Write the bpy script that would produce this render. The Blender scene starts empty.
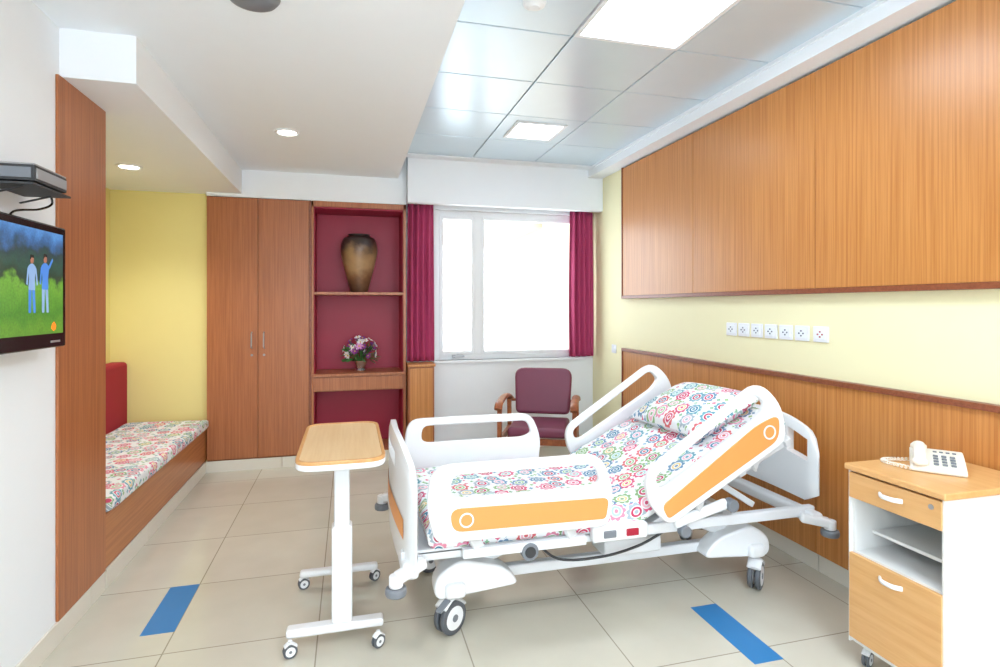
import bpy, bmesh, math, random
from mathutils import Vector, Matrix
random.seed(7)
sc = bpy.context.scene
sc.view_settings.view_transform = 'Standard'
sc.view_settings.look = 'None'
sc.view_settings.exposure = 0.25

# ------------------------------------------------------------ materials
def s2l(c):
    return tuple((x/12.92 if x <= 0.04045 else ((x+0.055)/1.055)**2.4) for x in [v/255 for v in c]) + (1.0,)

def newmat(name):
    m = bpy.data.materials.new(name); m.use_nodes = True
    nt = m.node_tree; b = nt.nodes['Principled BSDF']
    return m, nt, b

def plain(name, rgb, rough=0.5, metal=0.0, noise=0.03, spec=0.5, coat=0.0, scale=8, trans=0.0):
    m, nt, b = newmat(name)
    c = s2l(rgb)
    tc = nt.nodes.new('ShaderNodeTexCoord')
    n = nt.nodes.new('ShaderNodeTexNoise'); n.inputs['Scale'].default_value = scale
    n.inputs['Detail'].default_value = 4
    nt.links.new(tc.outputs['Object'], n.inputs['Vector'])
    mx = nt.nodes.new('ShaderNodeMix'); mx.data_type = 'RGBA'
    mx.inputs[6].default_value = tuple(max(0, x*(1-noise)) for x in c[:3])+(1,)
    mx.inputs[7].default_value = tuple(min(1, x*(1+noise)) for x in c[:3])+(1,)
    nt.links.new(n.outputs['Fac'], mx.inputs[0])
    nt.links.new(mx.outputs[2], b.inputs['Base Color'])
    b.inputs['Roughness'].default_value = rough
    b.inputs['Metallic'].default_value = metal
    b.inputs['Specular IOR Level'].default_value = spec
    b.inputs['Coat Weight'].default_value = coat
    return m

def wood(name, a, bcol, sc3=(70, 70, 1.6), rough=0.38, coat=0.15):
    m, nt, b = newmat(name)
    tc = nt.nodes.new('ShaderNodeTexCoord')
    mp = nt.nodes.new('ShaderNodeMapping'); mp.inputs['Scale'].default_value = sc3
    nt.links.new(tc.outputs['Object'], mp.inputs['Vector'])
    n = nt.nodes.new('ShaderNodeTexNoise'); n.inputs['Scale'].default_value = 1.0
    n.inputs['Detail'].default_value = 5; n.inputs['Roughness'].default_value = 0.65
    nt.links.new(mp.outputs[0], n.inputs['Vector'])
    cr = nt.nodes.new('ShaderNodeValToRGB')
    cr.color_ramp.elements[0].position = 0.36; cr.color_ramp.elements[0].color = s2l(bcol)
    cr.color_ramp.elements[1].position = 0.62; cr.color_ramp.elements[1].color = s2l(a)
    nt.links.new(n.outputs['Fac'], cr.inputs[0])
    nt.links.new(cr.outputs[0], b.inputs['Base Color'])
    b.inputs['Roughness'].default_value = rough
    b.inputs['Coat Weight'].default_value = coat
    b.inputs['Coat Roughness'].default_value = 0.25
    return m

def emis(name, rgb, strength):
    m, nt, b = newmat(name)
    b.inputs['Base Color'].default_value = s2l(rgb)
    b.inputs['Emission Color'].default_value = s2l(rgb)
    b.inputs['Emission Strength'].default_value = strength
    return m

def floormat():
    m, nt, b = newmat('floor_tile_mat')
    tc = nt.nodes.new('ShaderNodeNewGeometry')
    mp = nt.nodes.new('ShaderNodeMapping'); mp.inputs['Location'].default_value = (0.745+6.1, -3.18+6.0, 0)
    nt.links.new(tc.outputs['Position'], mp.inputs['Vector'])
    br = nt.nodes.new('ShaderNodeTexBrick'); br.offset = 0.0; br.squash = 1.0
    br.inputs['Scale'].default_value = 1.0
    br.inputs['Brick Width'].default_value = 0.61
    br.inputs['Row Height'].default_value = 0.60
    br.inputs['Mortar Size'].default_value = 0.003
    br.inputs['Mortar Smooth'].default_value = 0.1
    br.inputs['Color1'].default_value = s2l((210, 206, 192))
    br.inputs['Color2'].default_value = s2l((205, 201, 186))
    br.inputs['Mortar'].default_value = s2l((160, 153, 138))
    nt.links.new(mp.outputs[0], br.inputs['Vector'])
    n = nt.nodes.new('ShaderNodeTexNoise'); n.inputs['Scale'].default_value = 5; n.inputs['Detail'].default_value = 6
    nt.links.new(tc.outputs['Position'], n.inputs['Vector'])
    mx = nt.nodes.new('ShaderNodeMix'); mx.data_type = 'RGBA'; mx.blend_type = 'MULTIPLY'; mx.inputs[0].default_value = 1.0
    cr = nt.nodes.new('ShaderNodeValToRGB')
    cr.color_ramp.elements[0].position = .3; cr.color_ramp.elements[0].color = (.94, .94, .93, 1)
    cr.color_ramp.elements[1].position = .7; cr.color_ramp.elements[1].color = (1, 1, 1, 1)
    nt.links.new(n.outputs['Fac'], cr.inputs[0])
    nt.links.new(br.outputs['Color'], mx.inputs[6]); nt.links.new(cr.outputs[0], mx.inputs[7])
    nt.links.new(mx.outputs[2], b.inputs['Base Color'])
    b.inputs['Roughness'].default_value = 0.16
    b.inputs['Specular IOR Level'].default_value = 0.55
    return m

def fabric(name, scale=10.0):
    m, nt, b = newmat(name)
    N = nt.nodes.new; L = nt.links.new
    uv = N('ShaderNodeUVMap'); uv.uv_map = 'UVMap'
    vm = N('ShaderNodeVectorMath'); vm.operation = 'SCALE'; vm.inputs['Scale'].default_value = scale
    L(uv.outputs[0], vm.inputs[0])
    def math_(op, a, b_=None):
        n = N('ShaderNodeMath'); n.operation = op
        for i, x in enumerate((a, b_)):
            if x is None: continue
            if isinstance(x, (int, float)): n.inputs[i].default_value = x
            else: L(x, n.inputs[i])
        return n.outputs[0]
    def layer(vec, rnd, petals, amp):
        vo = N('ShaderNodeTexVoronoi'); vo.voronoi_dimensions = '2D'; vo.inputs['Scale'].default_value = 1
        vo.inputs['Randomness'].default_value = rnd
        L(vec, vo.inputs['Vector'])
        sub = N('ShaderNodeVectorMath'); sub.operation = 'SUBTRACT'
        L(vec, sub.inputs[0]); L(vo.outputs['Position'], sub.inputs[1])
        sp = N('ShaderNodeSeparateXYZ'); L(sub.outputs[0], sp.inputs[0])
        ang = math_('ARCTAN2', sp.outputs[1], sp.outputs[0])
        cs = math_('ABSOLUTE', math_('COSINE', math_('MULTIPLY', ang, petals/2)))
        r = math_('MULTIPLY', vo.outputs['Distance'], math_('SUBTRACT', 1.0+amp, math_('MULTIPLY', cs, amp*1.6)))
        sc_ = N('ShaderNodeSeparateColor'); L(vo.outputs['Color'], sc_.inputs[0])
        return r, sc_, vo.outputs['Distance']
    def ramp(fac, cols):
        cr = N('ShaderNodeValToRGB'); cr.color_ramp.interpolation = 'CONSTANT'
        el = cr.color_ramp.elements
        while len(el) < len(cols): el.new(0.5)
        for i, c in enumerate(cols):
            el[i].position = i/len(cols); el[i].color = s2l(c)
        L(fac, cr.inputs[0]); return cr.outputs[0]
    def mix(a, bb, f):
        mx = N('ShaderNodeMix'); mx.data_type = 'RGBA'
        for i, x in ((6, a), (7, bb)):
            if isinstance(x, tuple): mx.inputs[i].default_value = x
            else: L(x, mx.inputs[i])
        L(f, mx.inputs[0]); return mx.outputs[2]
    cols1 = [(215, 95, 130), (110, 165, 180), (145, 180, 130), (215, 110, 115), (115, 150, 180), (165, 180, 190), (225, 145, 170)]
    cols2 = [(175, 212, 208), (238, 185, 198), (232, 208, 150), (195, 65, 100), (75, 130, 160), (165, 200, 150), (205, 85, 115)]
    vm2 = N('ShaderNodeVectorMath'); vm2.operation = 'SCALE'; vm2.inputs['Scale'].default_value = 2.7
    L(vm.outputs[0], vm2.inputs[0])
    r2, c2, _ = layer(vm2.outputs[0], 0.9, 4.0, 0.35)
    W = s2l((236, 239, 242))
    base = mix(W, ramp(c2.outputs[0], [(140, 185, 150), (215, 110, 140), (135, 170, 195), (236, 239, 242), (155, 190, 140), (236, 239, 242)]), math_('LESS_THAN', r2, 0.25))
    r1, c1, d1 = layer(vm.outputs[0], 0.6, 9.0, 0.16)
    A = ramp(c1.outputs[0], cols1); Bc = ramp(c1.outputs[1], cols2)
    x = mix(base, W, math_('LESS_THAN', r1, 0.46))
    x = mix(x, A, math_('LESS_THAN', r1, 0.41))
    x = mix(x, W, math_('LESS_THAN', d1, 0.285))
    x = mix(x, Bc, math_('LESS_THAN', d1, 0.235))
    x = mix(x, W, math_('LESS_THAN', d1, 0.14))
    x = mix(x, A, math_('LESS_THAN', d1, 0.09))
    L(x, b.inputs['Base Color'])
    b.inputs['Roughness'].default_value = 0.85
    b.inputs['Specular IOR Level'].default_value = 0.2
    return m

M_white = plain('white_paint', (238, 243, 248), 0.6, noise=0.01)
M_ceil = plain('ceiling_paint', (242, 248, 254), 0.7, noise=0.01)
M_yellow = plain('yellow_paint', (240, 235, 194), 0.6, noise=0.012)
M_yellow2 = plain('yellow_paint_niche', (242, 230, 156), 0.6, noise=0.012)
M_floor = floormat()
M_basetile = plain('base_tile', (224, 220, 208), 0.3, noise=0.03)
M_blue = plain('blue_tape', (44, 125, 188), 0.45, noise=0.03)
M_wood_wall = wood('wood_wall_laminate', (204, 140, 76), (180, 114, 54), (90, 90, 1.2))
M_wood_ward = wood('wood_wardrobe_laminate', (180, 112, 68), (156, 92, 52))
M_wood_trim = wood('wood_trim', (144, 80, 52), (124, 64, 40), (3, 60, 60))
M_wood_bench = wood('wood_bench', (190, 124, 72), (168, 102, 54), (60, 1.5, 60))
M_wood_lite = wood('wood_light_maple', (234, 204, 158), (226, 192, 142), (50, 2, 50), coat=0.3)
M_wood_edge = wood('wood_maple_edge', (220, 168, 106), (204, 150, 90), (50, 2, 50), coat=0.3)
M_wood_cab = wood('wood_cabinet_maple', (222, 174, 116), (212, 160, 100), (40, 2.5, 40), coat=0.2)
M_wood_chair = wood('wood_chair', (170, 98, 56), (135, 70, 38), (20, 20, 20))
M_maroon = plain('maroon_laminate', (166, 22, 60), 0.45, noise=0.03)
M_red = plain('red_upholstery', (165, 25, 50), 0.75)
M_curtain = plain('curtain_fabric', (180, 64, 108), 0.8, noise=0.1, scale=30)
M_chairvinyl = plain('chair_vinyl', (122, 58, 82), 0.42, noise=0.05)
M_tile = plain('ceiling_metal_tile', (208, 226, 238), 0.3, metal=0.25, noise=0.02)
M_grid = plain('ceiling_grid', (110, 120, 126), 0.5)
M_plast = plain('bed_plastic_white', (236, 239, 242), 0.3, noise=0.01, coat=0.2)
M_frame = plain('bed_frame_paint', (222, 226, 230), 0.35, noise=0.02)
M_orange = plain('orange_insert', (236, 156, 86), 0.4, noise=0.02)
M_grey = plain('grey_plastic', (120, 126, 134), 0.45)
M_tyre = plain('caster_tyre', (88, 92, 98), 0.5)
M_dark = plain('dark_rubber', (55, 57, 60), 0.55)
M_black = plain('black_gloss', (14, 14, 16), 0.2)
M_chrome = plain('chrome', (200, 200, 205), 0.2, metal=0.9)
M_silver = plain('silver', (170, 172, 176), 0.35, metal=0.6)
M_light = emis('panel_light_diffuser', (232, 244, 255), 18.0)
M_light2 = emis('panel_light_diffuser_small', (232, 244, 255), 9.0)
M_down = emis('downlight_glow', (255, 250, 240), 14.0)
M_fabric = fabric('floral_bedspread')
M_cream = plain('cream_plastic', (235, 232, 222), 0.4)
M_socket = plain('socket_plastic', (235, 238, 245), 0.35)
M_led = plain('socket_pin', (90, 95, 120), 0.5)
M_cabwhite = plain('cabinet_white', (228, 229, 228), 0.4, noise=0.01)
M_pvc = plain('window_pvc', (240, 244, 248), 0.35, noise=0.01)
M_facade = plain('facade_paint', (176, 158, 138), 0.8)

# ------------------------------------------------------------ builder
def rpoly(corners, r, n=6):
    out = []
    k = len(corners)
    for i in range(k):
        P = Vector(corners[i]); A = Vector(corners[i-1]); C = Vector(corners[(i+1) % k])
        rr = r[i] if isinstance(r, (list, tuple)) else r
        a = P+(A-P).normalized()*min(rr, (A-P).length*0.49); c = P+(C-P).normalized()*min(rr, (C-P).length*0.49)
        for j in range(n):
            t = j/(n-1)
            out.append(a*(1-t)**2+P*2*t*(1-t)+c*t*t)
    return out

def catmull(pts, k=6, closed=False):
    P = [Vector(p) for p in pts]; out = []
    n = len(P)
    rng = range(n if closed else n-1)
    for i in rng:
        if closed: a, b, c, d = P[(i-1) % n], P[i], P[(i+1) % n], P[(i+2) % n]
        else: a, b, c, d = P[max(i-1, 0)], P[i], P[i+1], P[min(i+2, n-1)]
        for j in range(k):
            t = j/k
            out.append(0.5*((2*b)+(c-a)*t+(2*a-5*b+4*c-d)*t*t+(3*b-a-3*c+d)*t**3))
    if not closed: out.append(P[-1])
    return out

class B:
    def __init__(s, name, M=None):
        s.name = name; s.v = []; s.f = []; s.m = []; s.uv = []; s.mats = []; s.M = M or Matrix()
    def mi(s, mat):
        if mat not in s.mats: s.mats.append(mat)
        return s.mats.index(mat)
    def raw(s, verts, faces, mat, uvs=None, M=None):
        T = s.M @ (M or Matrix())
        o = len(s.v); s.v += [T @ Vector(v) for v in verts]; k = s.mi(mat)
        for f in faces:
            s.f.append([i+o for i in f]); s.m.append(k)
            s.uv += [(uvs[i] if uvs else (verts[i][0], verts[i][1])) for i in f]
    def bm(s, bm, mat, bevel=0, seg=2, M=None, ang=50):
        if bevel > 0:
            es = [e for e in bm.edges if len(e.link_faces) == 2 and e.calc_face_angle(0) > math.radians(ang)]
            bmesh.ops.bevel(bm, geom=es, offset=bevel, segments=seg, affect='EDGES', profile=0.5, clamp_overlap=True)
        bm.verts.index_update()
        s.raw([v.co.copy() for v in bm.verts], [[v.index for v in f.verts] for f in bm.faces], mat, None, M)
        bm.free()
    def box(s, x0, x1, y0, y1, z0, z1, mat, bevel=0, seg=2, M=None):
        b = bmesh.new(); bmesh.ops.create_cube(b, size=1)
        for v in b.verts:
            v.co = Vector(((x0+x1)/2+v.co.x*(x1-x0), (y0+y1)/2+v.co.y*(y1-y0), (z0+z1)/2+v.co.z*(z1-z0)))
        s.bm(b, mat, bevel, seg, M)
    def beam(s, p0, p1, w, h, mat, bevel=0.004, up=(0, 0, 1)):
        p0 = Vector(p0); p1 = Vector(p1); d = (p1-p0); L = d.length; d.normalize()
        u = Vector(up); sd = d.cross(u)
        if sd.length < 1e-4: u = Vector((0, 1, 0)); sd = d.cross(u)
        sd.normalize(); u = sd.cross(d)
        T = Matrix((d, sd, u)).transposed().to_4x4(); T.translation = p0
        s.box(0, L, -w/2, w/2, -h/2, h/2, mat, bevel, 2, T)
    def cyl(s, p0, p1, r0, mat, r1=None, n=20, bevel=0):
        p0 = Vector(p0); p1 = Vector(p1); d = p1-p0
        b = bmesh.new()
        bmesh.ops.create_cone(b, cap_ends=True, segments=n, radius1=r0, radius2=r0 if r1 is None else r1, depth=d.length)
        T = Matrix.Translation((p0+p1)/2) @ Vector((0, 0, 1)).rotation_difference(d).to_matrix().to_4x4()
        s.bm(b, mat, bevel, 2, T)
    def ell(s, c, r, mat, M=None, n=16):
        b = bmesh.new(); bmesh.ops.create_uvsphere(b, u_segments=n, v_segments=max(6, n//2), radius=1)
        T = Matrix.Translation(c) @ (M or Matrix()) @ Matrix.Diagonal((r[0], r[1], r[2], 1))
        s.bm(b, mat, 0, 2, T)
    def lathe(s, prof, c, mat, n=32, M=None):
        v = []; f = []
        for r, z in prof:
            for i in range(n):
                a = 2*math.pi*i/n; v.append((r*math.cos(a), r*math.sin(a), z))
        for j in range(len(prof)-1):
            for i in range(n):
                f.append([j*n+i, j*n+(i+1) % n, (j+1)*n+(i+1) % n, (j+1)*n+i])
        f.append(list(range(n))[::-1]); f.append([(len(prof)-1)*n+i for i in range(n)])
        s.raw(v, f, mat, None, Matrix.Translation(c) @ (M or Matrix()))
    def tube(s, pts, r, mat, n=10, closed=False, ry=None):
        P = [Vector(p) for p in pts]; k = len(P); v = []; f = []
        ry = ry or r
        up = None
        for i in range(k):
            if closed: t = (P[(i+1) % k]-P[i-1])
            else: t = P[min(i+1, k-1)]-P[max(i-1, 0)]
            t.normalize()
            if up is None:
                up = Vector((0, 0, 1)) if abs(t.z) < 0.9 else Vector((0, 1, 0))
            sd = t.cross(up).normalized(); up = sd.cross(t).normalized()
            for j in range(n):
                a = 2*math.pi*j/n
                v.append(P[i]+sd*(r*math.cos(a))+up*(ry*math.sin(a)))
        for i in range(k if closed else k-1):
            for j in range(n):
                a = i*n; b2 = ((i+1) % k)*n
                f.append([a+j, a+(j+1) % n, b2+(j+1) % n, b2+j])
        if not closed:
            f.append(list(range(n))[::-1]); f.append([(k-1)*n+j for j in range(n)])
        s.raw(v, f, mat)
    def panel(s, outer, inner, t, o, ex, ey, mat, bevel=0.006, seg=2):
        """flat panel in frame o, ex, ey; thickness t centred"""
        o = Vector(o); ex = Vector(ex).normalized(); ey = Vector(ey).normalized(); en = ex.cross(ey)
        b = bmesh.new()
        def loop(pl, w): return [b.verts.new(o+ex*p[0]+ey*p[1]+en*w) for p in pl]
        a0 = loop(outer, -t/2); a1 = loop(outer, t/2); n = len(outer)
        for i in range(n): b.faces.new([a0[i], a0[(i+1) % n], a1[(i+1) % n], a1[i]])
        if inner:
            c0 = loop(inner, -t/2); c1 = loop(inner, t/2)
            for i in range(n):
                j = (i+1) % n
                b.faces.new([c1[i], c1[j], c0[j], c0[i]])
                b.faces.new([a1[i], a1[j], c1[j], c1[i]])
                b.faces.new([c0[i], c0[j], a0[j], a0[i]])
        else:
            b.faces.new(a1); b.faces.new(a0[::-1])
        bmesh.ops.recalc_face_normals(b, faces=b.faces)
        s.bm(b, mat, bevel, seg, None, 60)
    def done(s, sharp=38, solid=None):
        if not s.v: return None
        xs = [v.x for v in s.v]; ys = [v.y for v in s.v]; zs = [v.z for v in s.v]
        c = Vector(((min(xs)+max(xs))/2, (min(ys)+max(ys))/2, min(zs)))
        me = bpy.data.meshes.new(s.name)
        me.from_pydata([v-c for v in s.v], [], s.f)
        for m in s.mats: me.materials.append(m)
        for i, p in enumerate(me.polygons): p.material_index = s.m[i]; p.use_smooth = True
        ul = me.uv_layers.new(name='UVMap')
        for i, u in enumerate(s.uv): ul.data[i].uv = (u[0], u[1])
        me.validate(); me.update()
        me.set_sharp_from_angle(angle=math.radians(sharp))
        ob = bpy.data.objects.new(s.name, me); ob.location = c
        sc.collection.objects.link(ob)
        if solid:
            md = ob.modifiers.new('solid', 'SOLIDIFY'); md.thickness = solid; md.offset = 0
        else:
            md = ob.modifiers.new('wn', 'WEIGHTED_NORMAL'); md.keep_sharp = True; md.weight = 80
        return ob

def simple(name, x0, x1, y0, y1, z0, z1, mat, bevel=0):
    b = B(name); b.box(x0, x1, y0, y1, z0, z1, mat, bevel); return b.done()

# ------------------------------------------------------------ room shell
XL, XR, YB, YF = -1.20, 2.45, 5.40, -1.8
simple('floor', -2.1, 2.6, YF-0.15, 5.95, -0.1, 0.0, M_floor)
simple('wall_right', XR, XR+0.15, YF, 5.95, 0, 2.95, M_yellow)
simple('wall_left', -2.05, XL, YF, 3.24, 0, 2.95, M_white)
simple('wall_niche_left', -2.05, -1.95, 3.24, YB, 0, 2.95, M_yellow2)
simple('wall_niche_near', -1.95, XL-0.001, 3.24, 3.25, 0, 2.41, M_yellow2)
simple('wall_niche_back', -2.05, -1.194, YB, 5.95, 0, 2.95, M_yellow2)
# unseen wall behind the viewer; its opening is added to let in fill light
b = B('wall_front')
FX0, FX1, FZ0, FZ1 = -1.0, 2.25, 0.45, 2.45
b.box(-2.05, FX0, YF-0.15, YF, 0, 2.95, M_white)
b.box(FX1, 2.6, YF-0.15, YF, 0, 2.95, M_white)
b.box(FX0, FX1, YF-0.15, YF, 0, FZ0, M_white)
b.box(FX0, FX1, YF-0.15, YF, FZ1, 2.95, M_white)
b.done()
b = B('wall_back')
WX0, WX1, WZ0, WZ1 = 0.80, 2.38, 0.90, 2.37
b.box(0.512, WX0, YB, YB+0.25, 0, 2.95, M_white)
b.box(WX1, XR, YB, YB+0.25, 0, 2.95, M_white)
b.box(WX0, WX1, YB, YB+0.25, 0, WZ0, M_white)
b.box(WX0, WX1, YB, YB+0.25, WZ1, 2.95, M_white)
b.box(-1.194, 0.512, 5.86, 5.95, 0, 2.95, M_white)
b.done()
# ceilings
simple('ceiling', -2.05, 2.6, YF, 5.95, 2.86, 2.96, M_ceil)
b = B('ceiling_gypsum_drop')
b.box(-1.20, 0.433, YF, 5.30, 2.62, 2.86, M_ceil)
b.done()
b = B('ceiling_soffit')
b.box(-1.95, -0.91, 2.80, 5.30, 2.41, 2.62, M_ceil)
b.box(-1.95, -1.194, 5.30, YB, 2.41, 2.62, M_ceil)
b.done()
b = B('ceiling_bulkhead')
b.box(0.512, XR, 5.16, 5.24, 2.38, 2.86, M_ceil)
b.box(-1.194, 0.512, 5.30, 5.86, 2.38, 2.86, M_ceil)
b.done()
b = B('trim_ceiling_band')
b.box(2.29, XR, YF, 5.16, 2.707, 2.86, M_ceil)
b.box(2.275, 2.292, YF, 5.06, 2.775, 2.80, M_ceil)
b.box(0.433, 2.29, 5.05, 5.16, 2.785, 2.86, M_ceil)
b.box(0.433, 0.49, YF, 5.05, 2.785, 2.86, M_ceil)
b.done()
# ceiling metal tiles
lights = {(1, 4): 'p', (1, 1): 's', (1, 7): 'p', (1, 9): 'p', (0, 9): 'p'}  # high row indices are unseen panels, added to even out the light
gb = B('ceiling_metal_tiles')
gb.box(0.49, 2.29, YF, 5.05, 2.815, 2.83, M_grid)
ptiles = []
for ix in range(3):
    for iy in range(11):
        x0 = 0.49+0.6*ix; y1 = 5.05-0.6*iy; y0 = y1-0.6
        if y0 < YF: continue
        if lights.get((ix, iy)) == 'p': ptiles.append((x0, y0, 'p')); continue
        if lights.get((ix, iy)) == 's': ptiles.append((x0, y0, 's'))
        gb.box(x0+0.004, x0+0.596, y0+0.004, y1-0.004, 2.797, 2.816, M_tile, 0.005)
gb.done()
for x0, y0, k in ptiles:
    lb = B('ceiling_panel_light')  # serves both the visible panels and the added unseen ones
    if k == 'p':
        o = rpoly([(0.004, 0.004), (0.596, 0.004), (0.596, 0.596), (0.004, 0.596)], 0.004, 2)
        i = rpoly([(0.03, 0.03), (0.57, 0.03), (0.57, 0.57), (0.03, 0.57)], 0.004, 2)
        lb.panel(o, i, 0.02, (x0, y0, 2.803), (1, 0, 0), (0, 1, 0), M_white, 0.002)
        lb.box(x0+0.03, x0+0.57, y0+0.03, y0+0.57, 2.800, 2.808, M_light)
    else:
        o = rpoly([(0.10, 0.10), (0.50, 0.10), (0.50, 0.50), (0.10, 0.50)], 0.004, 2)
        i = rpoly([(0.125, 0.125), (0.475, 0.125), (0.475, 0.475), (0.125, 0.475)], 0.004, 2)
        lb.panel(o, i, 0.012, (x0, y0, 2.791), (1, 0, 0), (0, 1, 0), M_white, 0.002)
        lb.box(x0+0.125, x0+0.475, y0+0.125, y0+0.475, 2.789, 2.797, M_light2)
    lb.done()

def downlight(x, y, z, power=14):
    d = B('recessed_downlight')
    d.lathe([(0.06, 0.0), (0.085, 0.0), (0.085, -0.006), (0.07, -0.010), (0.06, -0.004)], (x, y, z), M_white)
    d.cyl((x, y, z-0.001), (x, y, z-0.005), 0.06, M_down)
    d.done()
    l = bpy.data.lights.new('downlight_lamp', 'SPOT'); l.energy = power; l.spot_size = math.radians(130); l.spot_blend = 0.8
    l.shadow_soft_size = 0.06; l.color = (1, 0.98, 0.96)
    o = bpy.data.objects.new('downlight_lamp', l); o.location = (x, y, z-0.03); sc.collection.objects.link(o)
downlight(-0.415, 4.08, 2.62, 22)
downlight(-1.497, 4.47, 2.41, 36)
downlight(-0.415, 1.2, 2.62, 26)
downlight(-0.415, -0.6, 2.62, 26)
d = B('ceiling_speaker')
d.lathe([(0.0, -0.03), (0.06, -0.03), (0.085, -0.02), (0.095, -0.008), (0.10, 0)], (-0.36, 2.32, 2.62), M_grey)
d.done()
d = B('smoke_detector')
d.lathe([(0.0, -0.030), (0.025, -0.030), (0.032, -0.022), (0.048, -0.018), (0.054, -0.005), (0.054, 0)], (0.80, 2.39, 2.797), M_white)
d.done()

# wood cladding on right wall
PB = [4.67, 3.58, 2.47, 1.32, 0.2, -0.9, YF]
b = B('trim_upper_wood_cladding')
for i in range(len(PB)-1):
    b.box(XR-0.035, XR-0.001, PB[i+1]+0.002, PB[i]-0.002, 1.525, 2.69, M_wood_wall, 0.0015)
b.box(XR-0.031, XR-0.001, YF, PB[0], 1.50, 2.69, M_wood_trim)
b.box(XR-0.045, XR-0.001, YF, PB[0]+.01, 1.497, 1.524, M_wood_trim, 0.003)
b.box(XR-0.042, XR-0.001, PB[0], PB[0]+.015, 1.50, 2.70, M_wood_trim, 0.003)
b.done()
b = B('trim_wainscot_wood')
for i in range(len(PB)-1):
    b.box(XR-0.030, XR-0.001, PB[i+1]+0.002, PB[i]-0.002, 0.10, 1.02, M_wood_wall, 0.0015)
b.box(XR-0.026, XR-0.001, YF, PB[0], 0.10, 1.02, M_wood_trim)
b.box(XR-0.045, XR-0.001, YF, PB[0]+.01, 1.018, 1.045, M_wood_trim, 0.003)
b.box(XR-0.040, XR-0.001, PB[0], PB[0]+.015, 0.10, 1.03, M_wood_trim, 0.003)
b.done()

def baseboard(name, p0, p1, nrm):
    b = B(name); p0 = Vector(p0); p1 = Vector(p1); d = p1-p0; L = d.length; d.normalize(); n = Vector(nrm)
    k = 0.0
    while k < L-1e-4:
        e = min(k+0.61, L)
        a = p0+d*(k+0.0015); c = p0+d*(e-0.0015)
        q = [a, c, c+n*0.012, a+n*0.012]
        xs = [v.x for v in q]; ys = [v.y for v in q]
        b.box(min(xs), max(xs), min(ys), max(ys), 0.0, 0.095, M_basetile, 0.002)
        k = e
    b.done()
baseboard('baseboard_right', (XR, YF, 0), (XR, 5.39, 0), (-1, 0, 0))
baseboard('baseboard_left', (XL, YF, 0), (XL, 3.24, 0), (1, 0, 0))
baseboard('baseboard_bench', (XL, 3.25, 0), (XL, 5.28, 0), (1, 0, 0))
baseboard('baseboard_wardrobe', (-1.19, 5.29, 0), (0.50, 5.29, 0), (0, -1, 0))
baseboard('baseboard_back', (0.78, YB, 0), (2.43, YB, 0), (0, -1, 0))

simple('wood_column_panel', XL, XL+0.012, 2.765, 3.24, 0.097, 2.409, M_wood_ward, 0.002)

# floor tape
for (x0, x1, y0, y1) in ((-0.88, -0.745, 2.745, 3.18), (1.56, 1.697, 1.894, 2.33)):
    simple('blue_floor_marker', x0, x1, y0, y1, 0.0, 0.0015, M_blue)

# ------------------------------------------------------------ windows
def rectframe(b, x0, x1, z0, z1, w, y0, y1, mat):
    b.box(x0, x0+w, y0, y1, z0, z1, mat, 0.004); b.box(x1-w, x1, y0, y1, z0, z1, mat, 0.004)
    b.box(x0+w, x1-w, y0, y1, z0, z0+w, mat, 0.004); b.box(x0+w, x1-w, y0, y1, z1-w, z1, mat, 0.004)
b = B('window_1')
Y0, Y1 = 5.46, 5.52
rectframe(b, WX0, WX1, WZ0, WZ1, 0.05, Y0, Y1, M_pvc)
b.box(1.20, 1.27, Y0-0.01, Y1, WZ0+0.05, WZ1-0.05, M_pvc, 0.005)
rectframe(b, WX0+0.05, 1.20, WZ0+0.05, WZ1-0.05, 0.035, Y0-0.012, Y1-0.01, M_pvc)
rectframe(b, 1.27, WX1-0.05, WZ0+0.05, WZ1-0.05, 0.03, Y0-0.005, Y1-0.01, M_pvc)
b.box(0.97, 1.09, Y0-0.04, Y0-0.025, WZ0+0.025, WZ0+0.045, M_silver, 0.004)
b.box(0.97, 1.0, Y0-0.03, Y0, WZ0+0.02, WZ0+0.05, M_silver, 0.004)
b.done()
b = B('added_fill_window')  # frame of the added, unseen opening that brings in fill light
rectframe(b, FX0, FX1, FZ0, FZ1, 0.05, YF-0.10, YF-0.04, M_pvc)
for x in (0.08, 1.16): b.box(x-.03, x+.03, YF-0.10, YF-0.04, FZ0+.05, FZ1-.05, M_pvc, 0.004)
b.done()
simple('trim_window_sill', WX0-0.02, WX1+0.0, YB-0.03, 5.46, WZ0-0.025, WZ0, M_white, 0.004)
# pale facade across the street, seen through the right-hand pane
b = B('neighbouring_building')
b.box(3.15, 9.0, 8.6, 12, -4, 3.35, M_facade)
b.box(1.9, 9.0, 8.9, 12, 2.75, 7, M_facade)
b.box(3.05, 3.2, 8.5, 8.7, -4, 3.5, M_facade, 0.01)
b.done()

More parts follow.
